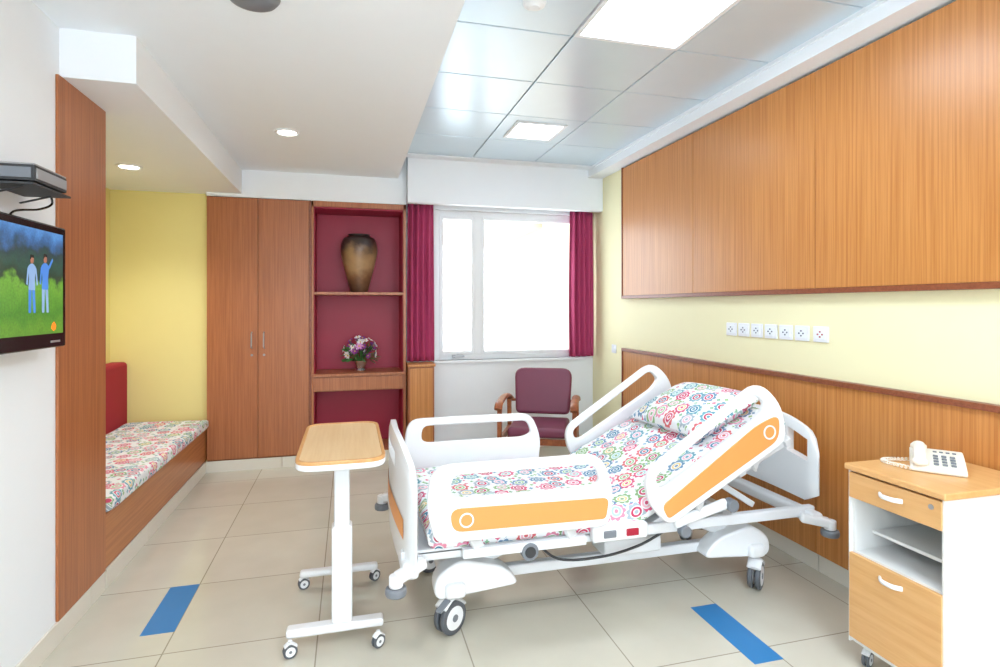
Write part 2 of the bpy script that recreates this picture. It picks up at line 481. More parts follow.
def curtain(x0, x1, z0, z1, y, waves, name='window_curtain', flare=0.0):
    b = B(name); nx = 90; nz = 24; v = []; f = []
    for j in range(nz+1):
        t = j/nz
        for i in range(nx+1):
            s = i/nx
            w = 1+flare*(1-t)
            x = (x0+x1)/2+(s-.5)*(x1-x0)*w
            a = 0.026+0.010*math.sin(3*s+2)
            yy = y+a*math.sin(2*math.pi*waves*s+0.5*math.sin(3*t))+0.006*math.sin(17*s+4*t)
            v.append((x, yy, z0+(z1-z0)*t))
    for j in range(nz):
        for i in range(nx):
            k = j*(nx+1)+i; f.append([k, k+1, k+nx+2, k+nx+1])
    b.raw(v, f, M_curtain)
    return b.done(80, 0.004)
curtain(0.53, 0.77, 0.905, 2.40, 5.335, 4.5, flare=0.06)
curtain(2.17, 2.42, 0.915, 2.40, 5.335, 4.5, flare=0.04)
b = B('curtain_rail'); b.box(0.52, 2.44, 5.32, 5.35, 2.402, 2.42, M_white, 0.003); b.done()

# ------------------------------------------------------------ wardrobe + display unit
YW = 5.30
b = B('built_in_wardrobe')
b.box(-1.19, -0.337, YW+0.02, 5.85, 0.097, 2.378, M_wood_ward)
b.box(-1.19, -0.337, YW+0.03, 5.85, 0.0, 0.097, M_wood_ward)
b.box(-1.188, -0.782, YW, YW+0.02, 0.10, 2.372, M_wood_ward, 0.002)
b.box(-0.778, -0.355, YW, YW+0.02, 0.10, 2.372, M_wood_ward, 0.002)
b.box(-0.352, -0.337, YW-0.003, YW+0.03, 0.097, 2.378, M_wood_trim, 0.002)
for x in (-0.83, -0.73):
    b.tube([(x, YW, 1.06), (x, YW-0.03, 1.07), (x, YW-0.03, 1.19), (x, YW, 1.20)], 0.006, M_silver)
    b.cyl((x, YW+0.001, 1.0), (x, YW-0.006, 1.0), 0.010, M_silver)
b.done()
b = B('display_shelf_unit')
X0, X1 = -0.335, 0.508
b.box(X0, X0+0.02, YW, 5.72, 0.10, 2.378, M_wood_ward, 0.002)
b.box(X1-0.025, X1, YW, 5.72, 0.10, 2.378, M_wood_ward, 0.002)
b.box(X0, X1, YW, 5.72, 2.33, 2.378, M_wood_ward, 0.002)
b.box(X0+0.02, X1-0.025, 5.70, 5.73, 0.0, 2.33, M_maroon)
b.box(X0+0.021, X0+0.026, YW+0.02, 5.70, 0.10, 2.33, M_maroon)
b.box(X1-0.031, X1-0.026, YW+0.02, 5.70, 0.10, 2.33, M_maroon)
b.box(X0+0.02, X1-0.025, YW+0.03, 5.70, 2.318, 2.33, M_maroon)
b.box(X0+0.02, X1-0.025, YW+0.01, 5.70, 1.532, 1.558, M_wood_ward, 0.003)
b.box(X0+0.0, X1, YW-0.02, 5.70, 0.79, 0.815, M_wood_ward, 0.003)
b.box(X0+0.02, X1-0.025, YW+0.0, 5.70, 0.655, 0.79, M_wood_ward, 0.002)
b.box(X0+0.03, X1-0.035, YW-0.012, YW, 0.665, 0.782, M_wood_ward, 0.003)
b.box(X0, X1, YW, 5.72, 0.0, 0.105, M_wood_ward)
b.done()
b = B('low_side_cabinet')
b.box(0.518, 0.755, 5.17, 5.385, 0.0, 0.87, M_wood_ward, 0.003)
b.box(0.513, 0.765, 5.15, 5.388, 0.87, 0.895, M_wood_wall, 0.004)
b.box(0.53, 0.74, 5.155, 5.17, 0.11, 0.86, M_wood_wall, 0.003)
b.done()

# vase
m, nt, bs = newmat('vase_glaze')
tc = nt.nodes.new('ShaderNodeTexCoord'); n = nt.nodes.new('ShaderNodeTexNoise'); n.inputs['Scale'].default_value = 9; n.inputs['Detail'].default_value = 6
sp = nt.nodes.new('ShaderNodeSeparateXYZ'); nt.links.new(tc.outputs['Object'], sp.inputs[0]); nt.links.new(tc.outputs['Object'], n.inputs['Vector'])
ma = nt.nodes.new('ShaderNodeMath'); ma.operation = 'MULTIPLY_ADD'; ma.inputs[1].default_value = 1.6; nt.links.new(sp.outputs[2], ma.inputs[0])
mb = nt.nodes.new('ShaderNodeMath'); mb.operation = 'MULTIPLY_ADD'; mb.inputs[1].default_value = 0.5; mb.inputs[2].default_value = -0.2; nt.links.new(n.outputs['Fac'], mb.inputs[0])
nt.links.new(mb.outputs[0], ma.inputs[2])
cr = nt.nodes.new('ShaderNodeValToRGB'); e = cr.color_ramp.elements
e[0].position = 0.05; e[0].color = s2l((70, 46, 38)); e[1].position = 0.95; e[1].color = s2l((50, 42, 42))
for p, c in ((0.25, (125, 88, 60)), (0.45, (175, 140, 100)), (0.62, (150, 118, 84)), (0.78, (66, 52, 50))):
    x = e.new(p); x.color = s2l(c)
nt.links.new(ma.outputs[0], cr.inputs[0]); nt.links.new(cr.outputs[0], bs.inputs['Base Color']); bs.inputs['Roughness'].default_value = 0.3
b = B('ceramic_vase')
pr = catmull([(0.075, 0, 0), (0.085, 0.03, 0), (0.12, 0.16, 0), (0.158, 0.32, 0), (0.170, 0.42, 0), (0.145, 0.505, 0), (0.100, 0.530, 0), (0.106, 0.548, 0)], 5)
pr = [(p[0], p[1]) for p in pr]+[(0.092, 0.548), (0.085, 0.52), (0.06, 0.49)]
b.lathe(pr, (0.085, 5.49, 1.5585), m, 40)
b.done(60)

# flowers
M_leaf = plain('leaf_green', (60, 110, 50), 0.5, noise=0.2)
M_pet1 = plain('petal_white', (240, 235, 240), 0.6); M_pet2 = plain('petal_purple', (130, 50, 140), 0.6); M_pet3 = plain('petal_pink', (205, 140, 200), 0.6)
M_pollen = plain('flower_centre', (220, 190, 60), 0.6)
b = B('potted_flower_arrangement')
FC = Vector((0.10, 5.46, 0.8155))
b.lathe([(0.045, 0), (0.05, 0.01), (0.035, 0.03), (0.06, 0.09), (0.065, 0.10), (0.055, 0.10)], FC, M_chrome, 24)
def flower(b, c, nrm, r, mat):
    q = Vector((0, 0, 1)).rotation_difference(Vector(nrm)).to_matrix().to_4x4()
    T = Matrix.Translation(c) @ q
    for i in range(6):
        a = i*math.pi/3
        R = T @ Matrix.Rotation(a, 4, 'Z') @ Matrix.Translation((r*.55, 0, r*.12)) @ Matrix.Rotation(-0.35, 4, 'Y') @ Matrix.Diagonal((r*.5, r*.3, r*.1, 1))
        bb = bmesh.new(); bmesh.ops.create_uvsphere(bb, u_segments=8, v_segments=5, radius=1); b.bm(bb, mat, 0, 2, R)
    b.ell(c+Vector(nrm)*r*.15, (r*.2,)*3, M_pollen, None, 8)
for i in range(50):
    z = random.uniform(-0.15, 1); a = random.uniform(0, 2*math.pi); rr = math.sqrt(1-z*z)
    nv = Vector((rr*math.cos(a), rr*math.sin(a), z)).normalized()
    p = FC+Vector((0, 0, 0.17))+Vector((nv.x*0.15, nv.y*0.10, nv.z*0.16))*random.uniform(0.8, 1.05)
    b.tube([FC+Vector((0, 0, 0.08)), (FC+Vector((0, 0, 0.1))+p)/2, p], 0.0025, M_leaf, 5)
    flower(b, p, nv, random.uniform(0.026, 0.040), random.choice([M_pet1, M_pet2, M_pet2, M_pet3, M_pet1]))
for i in range(44):
    z = random.uniform(-0.5, .8); a = random.uniform(0, 2*math.pi); rr = math.sqrt(1-z*z)
    nv = Vector((rr*math.cos(a), rr*math.sin(a), z))
    p = FC+Vector((0, 0, 0.15))+Vector((nv.x*0.15, nv.y*0.10, nv.z*0.12))
    q = Vector((1, 0, 0)).rotation_difference(nv).to_matrix().to_4x4()
    b.ell(p, (0.045, 0.014, 0.003), M_leaf, q, 8)
b.done()

# ------------------------------------------------------------ bench in niche
b = B('window_seat_bench')
b.box(-1.945, XL, 3.255, 5.39, 0.097, 0.35, M_wood_bench, 0.002)
b.box(-1.945, XL+0.006, 3.255, 5.39, 0.35, 0.374, M_wood_bench, 0.003)
b.box(-1.94, XL-0.02, 3.26, 5.39, 0.0, 0.097, M_wood_bench)
b.done()
def cushion(b, x0, x1, y0, y1, z0, z1, mat, r=0.03, n=30, puff=0.01):
    sec = rpoly([(x0, z0), (x1, z0), (x1, z1), (x0, z1)], r, 6)
    sec = [Vector((p[0], p[1])) for p in sec]
    ext = []
    for i, p in enumerate(sec):
        ext.append(p); q = sec[(i+1) % len(sec)]
        if (q-p).length > 0.1:
            k = int((q-p).length/0.05)
            for j in range(1, k): ext.append(p.lerp(q, j/k))
    m_ = len(ext); per = [0]
    for i in range(m_): per.append(per[-1]+(ext[(i+1) % m_]-ext[i]).length)
    v = []; f = []; uv = []
    for j in range(n+1):
        y = y0+(y1-y0)*j/n
        ins = 0.02*max(0, 1-j/1.0)+0.02*max(0, 1-(n-j)/1.0)
        for i in range(m_+1):
            p = ext[i % m_]
            cx = (x0+x1)/2; cz = (z0+z1)/2
            x = p.x-(p.x-cx)*ins*0.3; z = p.y-(p.y-cz)*ins*8
            if z > z1-0.02: z += puff*math.sin(y*9+x*5)*0.5
            v.append((x, y, z)); uv.append((per[i], y))
    w = m_+1
    for j in range(n):
        for i in range(m_): f.append([j*w+i, (j+1)*w+i, (j+1)*w+i+1, j*w+i+1])
    f.append([i for i in range(m_)]); f.append([n*w+i for i in range(m_)][::-1])
    b.raw(v, f, mat, uv)
b = B('bench_mattress')
cushion(b, -1.80, XL+0.03, 3.27, 5.295, 0.376, 0.462, M_fabric, 0.03)
b.done(60)
b = B('bench_backrest')
b.box(-1.948, -1.81, 3.27, 4.32, 0.376, 0.96, M_red, 0.03, 4)
b.box(-1.948, -1.81, 4.33, 5.385, 0.376, 0.96, M_red, 0.03, 4)
b.done()

# ------------------------------------------------------------ TV + set-top box
m, nt, bs = newmat('tv_picture')
ge = nt.nodes.new('ShaderNodeTexCoord'); sp = nt.nodes.new('ShaderNodeSeparateXYZ'); nt.links.new(ge.outputs['Object'], sp.inputs[0])
n = nt.nodes.new('ShaderNodeTexNoise'); n.inputs['Scale'].default_value = 16; n.inputs['Detail'].default_value = 8; nt.links.new(ge.outputs['Object'], n.inputs['Vector'])
ad = nt.nodes.new('ShaderNodeMath'); ad.operation = 'MULTIPLY_ADD'; ad.inputs[1].default_value = 0.34; nt.links.new(n.outputs['Fac'], ad.inputs[0])
mz = nt.nodes.new('ShaderNodeMath'); mz.operation = 'MULTIPLY_ADD'; mz.inputs[1].default_value = 2.1; mz.inputs[2].default_value = -0.17; nt.links.new(sp.outputs[2], mz.inputs[0])
nt.links.new(mz.outputs[0], ad.inputs[2])
cr = nt.nodes.new('ShaderNodeValToRGB'); e = cr.color_ramp.elements
e[0].position = 0.0; e[0].color = s2l((60, 120, 25)); e[1].position = 1.0; e[1].color = s2l((110, 170, 225))
for p, c in ((0.15, (105, 165, 45)), (0.28, (70, 145, 35)), (0.5, (115, 180, 55)), (0.55, (22, 62, 40)), (0.66, (28, 85, 70)), (0.74, (25, 65, 70)), (0.84, (50, 110, 170)), (0.92, (80, 150, 220))):
    x = e.new(p); x.color = s2l(c)
n2 = nt.nodes.new('ShaderNodeTexNoise'); n2.inputs['Scale'].default_value = 120; n2.inputs['Detail'].default_value = 4; nt.links.new(ge.outputs['Object'], n2.inputs['Vector'])
mm = nt.nodes.new('ShaderNodeMix'); mm.data_type = 'RGBA'; mm.blend_type = 'OVERLAY'; mm.inputs[0].default_value = 0.55
nt.links.new(ad.outputs[0], cr.inputs[0]); nt.links.new(cr.outputs[0], mm.inputs[6]); nt.links.new(n2.outputs['Fac'], mm.inputs[7])
nt.links.new(mm.outputs[2], bs.inputs['Emission Color']); bs.inputs['Emission Strength'].default_value = 0.75
bs.inputs['Base Color'].default_value = (0.01, 0.01, 0.01, 1); bs.inputs['Roughness'].default_value = 0.3
TX = -1.10; TY1 = 2.62; TY0 = 1.86; TZ0 = 1.27; TZ1 = 1.74
b = B('wall_mounted_television')
b.box(TX-0.045, TX, TY0, TY1, TZ0, TZ1, M_black, 0.008, 3)
b.box(TX-0.001, TX+0.002, TY0+0.03, TY1-0.03, TZ0+0.055, TZ1-0.03, m)
b.box(XL, TX-0.04, 2.1, 2.4, 1.40, 1.62, M_dark, 0.005)
b.box(TX, TX+0.0015, TY1-0.12, TY1-0.05, TZ0+0.02, TZ0+0.028, M_silver)
Eb = emis('tv_blue', (60, 115, 190), .6); Ew = emis('tv_paleblue', (120, 150, 190), .55); Es = emis('tv_skin', (150, 100, 80), .5); Eo = emis('tv_logo', (240, 110, 20), .9)
Eh = emis('tv_hair', (25, 20, 20), .5)
def person(y, z, h, top, leg, armup):
    X = TX+0.0025
    def pl(pts, mt, off=0, r=0.02, n=4):
        q = rpoly(pts, r, n)
        b.panel([(y+p[0]*h, z+p[1]*h) for p in q], None, 0.0006, (X+off, 0, 0), (0, 1, 0), (0, 0, 1), mt, 0)
    pl([(-.10, .0), (-.03, .0), (-.01, .44), (-.10, .5)], leg)
    pl([(.01, .44), (.05, .0), (.12, .0), (.09, .5)], leg)
    pl([(-.11, .40), (.10, .40), (.09, .60), (.13, .80), (.04, .86), (-.04, .86), (-.13, .80), (-.09, .6)], top, .0005, .03)
    if armup: pl([(.10, .80), (.14, .76), (.26, .92), (.24, .96)], top, .0005, .01)
    else: pl([(.10, .80), (.14, .78), (.19, .5), (.15, .48)], top, .0005, .01)
    pl([(-.10, .80), (-.14, .78), (-.18, .5), (-.14, .48)], top, .0005, .01)
    pl([(-.05, .86), (.05, .86), (.055, .99), (-.055, .99)], Es, .0005, .05)
    pl([(-.062, .92), (-.02, .97), (.055, .96), (.06, 1.01), (-.055, 1.02)], Eh, .001, .02)
person(2.365, 1.405, 0.205, Ew, Eb, False)
person(2.455, 1.405, 0.215, Eb, Ew, True)
b.panel([(2.50, 1.345), (2.515, 1.335), (2.53, 1.34), (2.535, 1.355), (2.52, 1.37), (2.505, 1.36)], None, 0.0006, (TX+0.0028, 0, 0), (0, 1, 0), (0, 0, 1), Eo, 0)
b.done()
b = B('set_top_box')
b.box(XL, -1.045, 2.26, 2.53, 1.846, 1.854, M_dark, 0.002)
b.beam((XL+0.005, 2.30, 1.815), (-1.09, 2.30, 1.846), 0.012, 0.006, M_dark)
b.beam((XL+0.005, 2.49, 1.815), (-1.09, 2.49, 1.846), 0.012, 0.006, M_dark)
b.box(-1.195, -1.05, 2.28, 2.51, 1.862, 1.918, M_dark, 0.005)
b.box(-1.195, -1.052, 2.282, 2.508, 1.918, 1.924, M_silver, 0.002)
b.box(-1.19, -1.06, 2.277, 2.281, 1.872, 1.908, M_grey, 0.001)
b.box(-1.051, -1.047, 2.29, 2.50, 1.872, 1.908, M_silver, 0.001)
for y in (2.31, 2.48): b.cyl((-1.08, y, 1.853), (-1.08, y, 1.863), 0.012, M_dark)
b.tube(catmull([(-1.10, 2.49, 1.86), (-1.10, 2.51, 1.82), (-1.12, 2.46, 1.79), (-1.15, 2.36, 1.765), (-1.15, 2.30, 1.70)], 8), 0.004, M_black, 8)
b.done()

# ------------------------------------------------------------ sockets
b = B('wall_socket_panel')
ys = [3.19, 3.07, 2.95, 2.83, 2.71, 2.59, 2.46]
for i, y in enumerate(ys):
    b.box(XR-0.010, XR, y-0.05, y+0.05, 1.235, 1.32, M_socket, 0.004)
    b.box(XR-0.013, XR-0.009, y-0.034, y+0.034, 1.25, 1.305, M_white, 0.003)
    for dy, dz in ((-.015, 0), (.015, 0), (0, .014), (0, -.013)):
        b.box(XR-0.0145, XR-0.012, y+dy-.005, y+dy+.005, 1.277+dz-.004, 1.277+dz+.004, (M_red if i == 6 else M_led))
b.done()
b = B('light_switch'); b.box(XR-0.008, XR, 4.86, 4.95, 0.98, 1.06, M_socket, 0.003); b.box(XR-0.012, XR-0.007, 4.88, 4.93, 1.0, 1.04, M_white, 0.003); b.done()

# ------------------------------------------------------------ hospital bed
def caster(b, c, r=0.06, yaw=0.0, mw=M_grey, top=0.2):
    """c = floor contact point"""
    c = Vector(c); d = Vector((math.cos(yaw), math.sin(yaw), 0)); sd = Vector((-d.y, d.x, 0))
    ax = c+Vector((0, 0, r))
    for k in (-1, 1):
        o = sd*(k*r*0.27)
        b.cyl(ax+o-sd*r*.17, ax+o+sd*r*.17, r, M_tyre, n=28, bevel=r*.1)
        b.cyl(ax+o*1.0-sd*(r*.19), ax+o*1.0+sd*(r*.19), r*.70, M_plast, n=24, bevel=r*.03)
        b.cyl(ax+o-sd*(r*.22), ax+o+sd*(r*.22), r*.22, mw, n=12)
    b.tube(catmull([ax+d*r*.9+Vector((0, 0, r*.55)), ax+Vector((0, 0, r*1.18)), ax-d*r*.8+Vector((0, 0, r*.75))], 5), r*.5, M_plast, 10, ry=r*.16)
    b.cyl(ax+Vector((0, 0, r*.9)), Vector((c.x, c.y, top)), r*.30, M_plast, n=14)
b = B('hospital_bed')
NY, FY = 2.24, 3.20      # rail planes
AR = math.radians(28.5)
AN = math.radians(25.5); PX, PZ = 1.28, 0.53
ca, sa = math.cos(AN), math.sin(AN)
def foot_rail(b, y, near):
    en = -1 if near else 1
    L = 0.81
    o = rpoly([(0.03, 0.0), (L-0.02, 0.0), (L, 0.16), (L-0.06, 0.315), (0.02, 0.315), (-0.01, 0.16)], [0.05, .05, .06, .07, .07, .08], 6)
    i = rpoly([(0.115, 0.175), (L-0.12, 0.175), (L-0.06, 0.195), (L-0.09, 0.272), (0.10, 0.272), (0.09, 0.20)], [0.03, .02, .03, .035, .035, .03], 6)
    b.panel(o, i, 0.035, (0.30, y, 0.475), (1, 0, 0), (0, 0, 1), M_plast, 0.010, 3)
    oo = rpoly([(0.10, 0.045), (L-0.04, 0.035), (L-0.025, 0.125), (0.085, 0.140)], [.04, .02, .03, .05], 6)
    b.panel(oo, None, 0.006, (0.30, y+en*0.0185, 0.475), (1, 0, 0), (0, 0, 1), M_orange, 0.002)
    rg = [(0.155+.030*math.cos(a*math.pi/12), .09+.030*math.sin(a*math.pi/12)) for a in range(24)]
    ri = [(0.155+.024*math.cos(a*math.pi/12), .09+.024*math.sin(a*math.pi/12)) for a in range(24)]
    b.panel(rg, ri, 0.003, (0.30, y+en*0.023, 0.475), (1, 0, 0), (0, 0, 1), M_plast, 0)
    for x in (0.48, 0.90):
        b.beam((x, y-en*0.02, 0.50), (x+0.05, y-en*0.05, 0.40), 0.02, 0.05, M_frame)
    b.box(0.45, 1.0, min(y-en*.055, y-en*.025), max(y-en*.055, y-en*.025), 0.385, 0.425, M_frame, 0.005)
def head_rail(b, y, near):
    en = -1 if near else 1
    ex = (math.cos(AR), 0, math.sin(AR)); ey = (-math.sin(AR), 0, math.cos(AR))
    O = Vector((1.365, y, 0.432))
    L = 0.79
    o = rpoly([(0.02, 0.0), (L-0.05, 0.0), (L+0.01, 0.17), (L-0.05, 0.335), (0.03, 0.275), (-0.02, 0.14)], [0.05, .06, .08, .08, .07, .07], 6)
    i = rpoly([(0.085, 0.165), (L-0.14, 0.185), (L-0.07, 0.215), (L-0.095, 0.292), (0.07, 0.235), (0.055, 0.19)], [0.03, .03, .03, .035, .03, .02], 6)
    b.panel(o, i, 0.035, O, ex, ey, M_plast, 0.010, 3)
    oo = rpoly([(0.03, 0.035), (L-0.09, 0.035), (L-0.03, 0.14), (L-0.16, 0.16), (0.03, 0.105)], [.02, .05, .05, .05, .03], 6)
    b.panel(oo, None, 0.006, O+Vector((0, en*0.0185, 0)), ex, ey, M_orange, 0.002)
    cx, cz = L-0.12, 0.095
    rg = [(cx+.034*math.cos(a*math.pi/12), cz+.034*math.sin(a*math.pi/12)) for a in range(24)]
    ri = [(cx+.027*math.cos(a*math.pi/12), cz+.027*math.sin(a*math.pi/12)) for a in range(24)]
    b.panel(rg, ri, 0.003, O+Vector((0, en*0.023, 0)), ex, ey, M_plast, 0)
    for t in (0.2, 0.55):
        p = O+Vector(ex)*t+Vector((0, -en*0.025, 0.02))
        b.beam(p, p+Vector((0.05, -en*0.03, -0.06)), 0.02, 0.06, M_frame)
for y, nr in ((NY, True), (FY, False)):
    foot_rail(b, y, nr); head_rail(b, y, nr)
def endboard(b, xc, zb, ztc, zts, bow, sd, holes, ya=2.22, yb=3.22):
    n = 30
    t = 0.045
    v = []; f = []
    rows = 16
    def pos(s, k, side):
        y = ya+(yb-ya)*s
        u = 2*s-1
        zt = zts+(ztc-zts)*(1-abs(u)**2.6)-0.07*(max(0, abs(u)-0.86)/0.14)**2
        x = xc+bow*(1-u*u)
        z0 = zb+0.05*max(0, abs(u)-0.8)/0.2
        z = z0+(zt-z0)*k
        tt = t*(0.55+0.45*math.sqrt(max(0, 1-abs(2*k-1)**6)))*math.sqrt(max(0.02, 1-abs(u)**14))
        return (x+side*tt/2, y, z)
    for side in (-1, 1):
        for k in range(rows+1):
            for i in range(n+1): v.append(pos(i/n, k/rows, side))
    w = n+1; half = (rows+1)*w
    def hole(i, k):
        u = abs(2*(i+.5)/n-1)
        return any(a < u < c and k0 <= k <= k1 for a, c, k0, k1 in holes)
    for k in range(rows):
        for i in range(n):
            if hole(i, k):
                continue
            a = k*w+i
            f.append([a, a+w, a+w+1, a+1]); f.append([half+a, half+a+1, half+a+w+1, half+a+w])
            for (di, dk, e0, e1) in ((1, 0, a+1, a+w+1), (-1, 0, a+w, a), (0, 1, a+w+1, a+w), (0, -1, a, a+1)):
                ii, kk = i+di, k+dk
                if ii < 0 or ii >= n or kk < 0 or kk >= rows or hole(ii, kk):
                    f.append([e0, e1, half+e1, half+e0])
    b.raw(v, f, M_plast)
    v = []; f = []
    for k in (0.30, 0.48):
        for i in range(3, n-2):
            p = pos(i/n, k, sd); v.append((p[0]+sd*0.003, p[1], p[2]))
    m_ = n-5
    for i in range(m_-1): f.append([i, i+1, m_+i+1, m_+i])
    b.raw(v, f, M_orange)
endboard(b, 0.252, 0.33, 0.855, 0.75, -0.045, -1, [(-1, 0.42, 12, 13)])
endboard(b, 2.245, 0.44, 0.86, 0.77, 0.030, 1, [(0.5, 0.86, 9, 13)], 2.27, 3.18)
# upper frame
for y in (2.33, 3.11):
    b.box(0.20, 2.26, y-0.02, y+0.02, 0.375, 0.425, M_frame, 0.008)
b.box(0.20, 0.27, 2.25, 3.19, 0.33, 0.40, M_plast, 0.02, 3)
b.box(2.19, 2.26, 2.25, 3.19, 0.35, 0.41, M_plast, 0.02, 3)
for x in (0.6, 1.25, 1.8): b.box(x-.02, x+.02, 2.33, 3.11, 0.37, 0.41, M_frame, 0.004)
for y in (2.235, 3.205):
    for x, z in ((0.175, 0.325), (2.275, 0.335)):
        b.cyl((x, y, z-0.035), (x, y, z+0.0), 0.042, M_grey, n=24, bevel=0.01)
        b.cyl((x, y, z), (x, y, z+0.045), 0.028, M_plast, n=20, bevel=0.005)
        b.beam((x, y, z+.03), (x+(0.12 if x < 1 else -0.12), y+(0.06 if y < 2.7 else -0.06), 0.385), 0.05, 0.045, M_plast, 0.012)
b.box(0.27, PX, 2.31, 3.13, 0.405, 0.416, M_frame, 0.003)
T = Matrix.Translation((PX, 0, PZ)) @ Matrix.Rotation(-AN, 4, 'Y')
b.box(0, 0.84, 2.33, 3.11, -0.150, -0.128, M_frame, 0.005, 2, T)
for y in (2.36, 3.08): b.box(0, 0.88, y-.015, y+.015, -0.185, -0.150, M_frame, 0.005, 2, T)
for x in (0.25, 0.55, 0.85): b.box(x-.02, x+.02, 2.33, 3.11, -0.185, -0.150, M_frame, 0.005, 2, T)
for y in (2.45, 2.99): b.beam((1.70, y, 0.60), (2.0, y, 0.41), 0.03, 0.03, M_frame)
b.cyl((1.3, 2.72, 0.36), (1.75, 2.72, 0.60), 0.025, M_silver); b.cyl((1.1, 2.72, 0.30), (1.45, 2.72, 0.44), 0.035, M_dark)
# control strip under the near rail
b.box(1.03, 1.30, 2.265, 2.31, 0.385, 0.455, M_plast, 0.012, 3)
b.box(1.08, 1.14, 2.258, 2.27, 0.405, 0.437, M_grey, 0.004); b.box(1.19, 1.25, 2.258, 2.27, 0.405, 0.437, M_red, 0.004)
b.beam((1.45, 2.30, 0.42), (1.72, 2.28, 0.50), 0.03, 0.05, M_plast, 0.012)
b.cyl((1.74, 2.30, 0.49), (1.74, 2.25, 0.49), 0.03, M_grey, bevel=0.006)
# chassis
for y in (2.50, 2.94):
    b.box(0.40, 2.02, y-0.025, y+0.025, 0.185, 0.235, M_frame, 0.01)
for x, s in ((0.44, 1), (1.97, -1)):
    b.box(x-0.045, x+0.045, 2.36, 3.08, 0.17, 0.235, M_plast, 0.02, 3)
    v = rpoly([(x-0.09*s, 0.16), (x+0.30*s, 0.19), (x+0.22*s, 0.28), (x+0.02*s, 0.33), (x-0.09*s, 0.26)], 0.05, 6)
    for y in (2.44, 3.0): b.panel(v, None, 0.10, (0, y, 0), (1, 0, 0), (0, 0, 1), M_plast, 0.014, 3)
    for y in (2.47, 2.97):
        b.beam((x+0.05*s, y, 0.25), (x+0.38*s, y, 0.39), 0.035, 0.055, M_frame, 0.01)
b.box(0.75, 1.10, 2.60, 2.85, 0.24, 0.34, M_dark, 0.02)
b.cyl((0.62, 2.66, 0.25), (1.0, 2.66, 0.36), 0.035, M_dark); b.cyl((1.85, 2.66, 0.25), (1.4, 2.66, 0.36), 0.035, M_dark)
b.box(1.15, 1.45, 2.40, 2.56, 0.25, 0.33, M_frame, 0.015)
b.tube(catmull([(0.8, 2.38, 0.38), (0.9, 2.35, 0.30), (1.1, 2.34, 0.29), (1.3, 2.36, 0.31), (1.45, 2.36, 0.37)], 8), 0.006, M_dark, 8)
b.cyl((0.74, 2.31, 0.385), (0.74, 2.26, 0.385), 0.038, M_grey, bevel=0.006)
b.cyl((0.74, 2.27, 0.385), (0.74, 2.255, 0.385), 0.024, M_dark, bevel=0.003)
b.cyl((1.5, 2.31, 0.385), (1.5, 2.27, 0.385), 0.028, M_grey, bevel=0.005)
b.beam((0.40, 2.34, 0.19), (0.35, 2.29, 0.17), 0.03, 0.010, M_grey)
caster(b, (0.424, 2.43, 0), 0.072, 0.6, M_grey, 0.2)
caster(b, (1.99, 2.41, 0), 0.068, 0.7, M_grey, 0.2)
caster(b, (0.41, 3.02, 0), 0.068, 0.3, M_grey, 0.2)
caster(b, (1.99, 3.02, 0), 0.068, 0.8, M_grey, 0.2)
# mattress
MX0 = 0.30
path = [(MX0, PZ-0.005)]
for i in range(1, 30): path.append((MX0+(PX-0.12-MX0)*i/29, PZ))
for i in range(1, 9):
    a = AN*i/8; path.append((PX-0.12+0.12*math.sin(a)/math.sin(AN), PZ+0.12*(1-math.cos(a))/math.sin(AN)))
ex_, ez_ = path[-1]
for i in range(1, 24): path.append((ex_+ca*0.84*i/23, ez_+sa*0.84*i/23))
yc0, yc1, th = 2.30, 3.14, 0.115
sec = rpoly([(yc0, -th), (yc1, -th), (yc1, 0), (yc0, 0)], 0.035, 6)
ext = []
for i, p in enumerate(sec):
    ext.append(p); q = sec[(i+1) % len(sec)]
    if (q-p).length > 0.1:
        for j in range(1, 16): ext.append(p.lerp(q, j/16))
m_ = len(ext); per = [0]
for i in range(m_): per.append(per[-1]+(ext[(i+1) % m_]-ext[i]).length)
v = []; f = []; uv = []; arc = 0
for j, (x, z) in enumerate(path):
    a = path[max(j-1, 0)]; c = path[min(j+1, len(path)-1)]
    dx, dz = c[0]-a[0], c[1]-a[1]; l = math.hypot(dx, dz); dx /= l; dz /= l
    if j: arc += math.hypot(x-path[j-1][0], z-path[j-1][1])
    e = 1.0 if 0 < j < len(path)-1 else 0.55
    for i in range(m_+1):
        p = ext[i % m_]
        yy = p.x; w = (p.y+th/2)*e-th/2
        if p.y > -0.01: w += 0.004*math.sin(arc*23+yy*9)+0.003*math.sin(yy*31-arc*11)
        v.append((x-dz*w, yy, z+dx*w)); uv.append((arc, per[i]))
w = m_+1
for j in range(len(path)-1):
    for i in range(m_): f.append([j*w+i, j*w+i+1, (j+1)*w+i+1, (j+1)*w+i])
f.append(list(range(m_))[::-1]); f.append([(len(path)-1)*w+i for i in range(m_)])
b.raw(v, f, M_fabric, uv)
b.done(60)

# pillow
b = B('bed_pillow')
n = 28; v = []; f = []; uv = []
LX, LY, H = 0.22, 0.33, 0.068
for side in (1, -1):
    for j in range(n+1):
        for i in range(n+1):
            a = 2*i/n-1; c = 2*j/n-1
            e = max(0, (1-abs(a)**3.2))*max(0, (1-abs(c)**3.2))
            h = H*e**0.5
            px = a*LX*(1-0.07*(1-c*c)*abs(a)**3*1.0); py = c*LY*(1-0.05*(1-a*a)*abs(c)**3)
            v.append((px, py, side*h+0.004*math.sin(9*a+4*c)*e)); uv.append((px+side*.7, py))
w = n+1; hf = w*w
for j in range(n):
    for i in range(n):
        k = j*w+i; f.append([k, k+1, k+w+1, k+w]); f.append([hf+k, hf+k+w, hf+k+w+1, hf+k+1])
T = Matrix.Translation((1.83, 2.73, 0.866)) @ Matrix.Rotation(-AN, 4, 'Y') @ Matrix.Rotation(0.05, 4, 'Z')
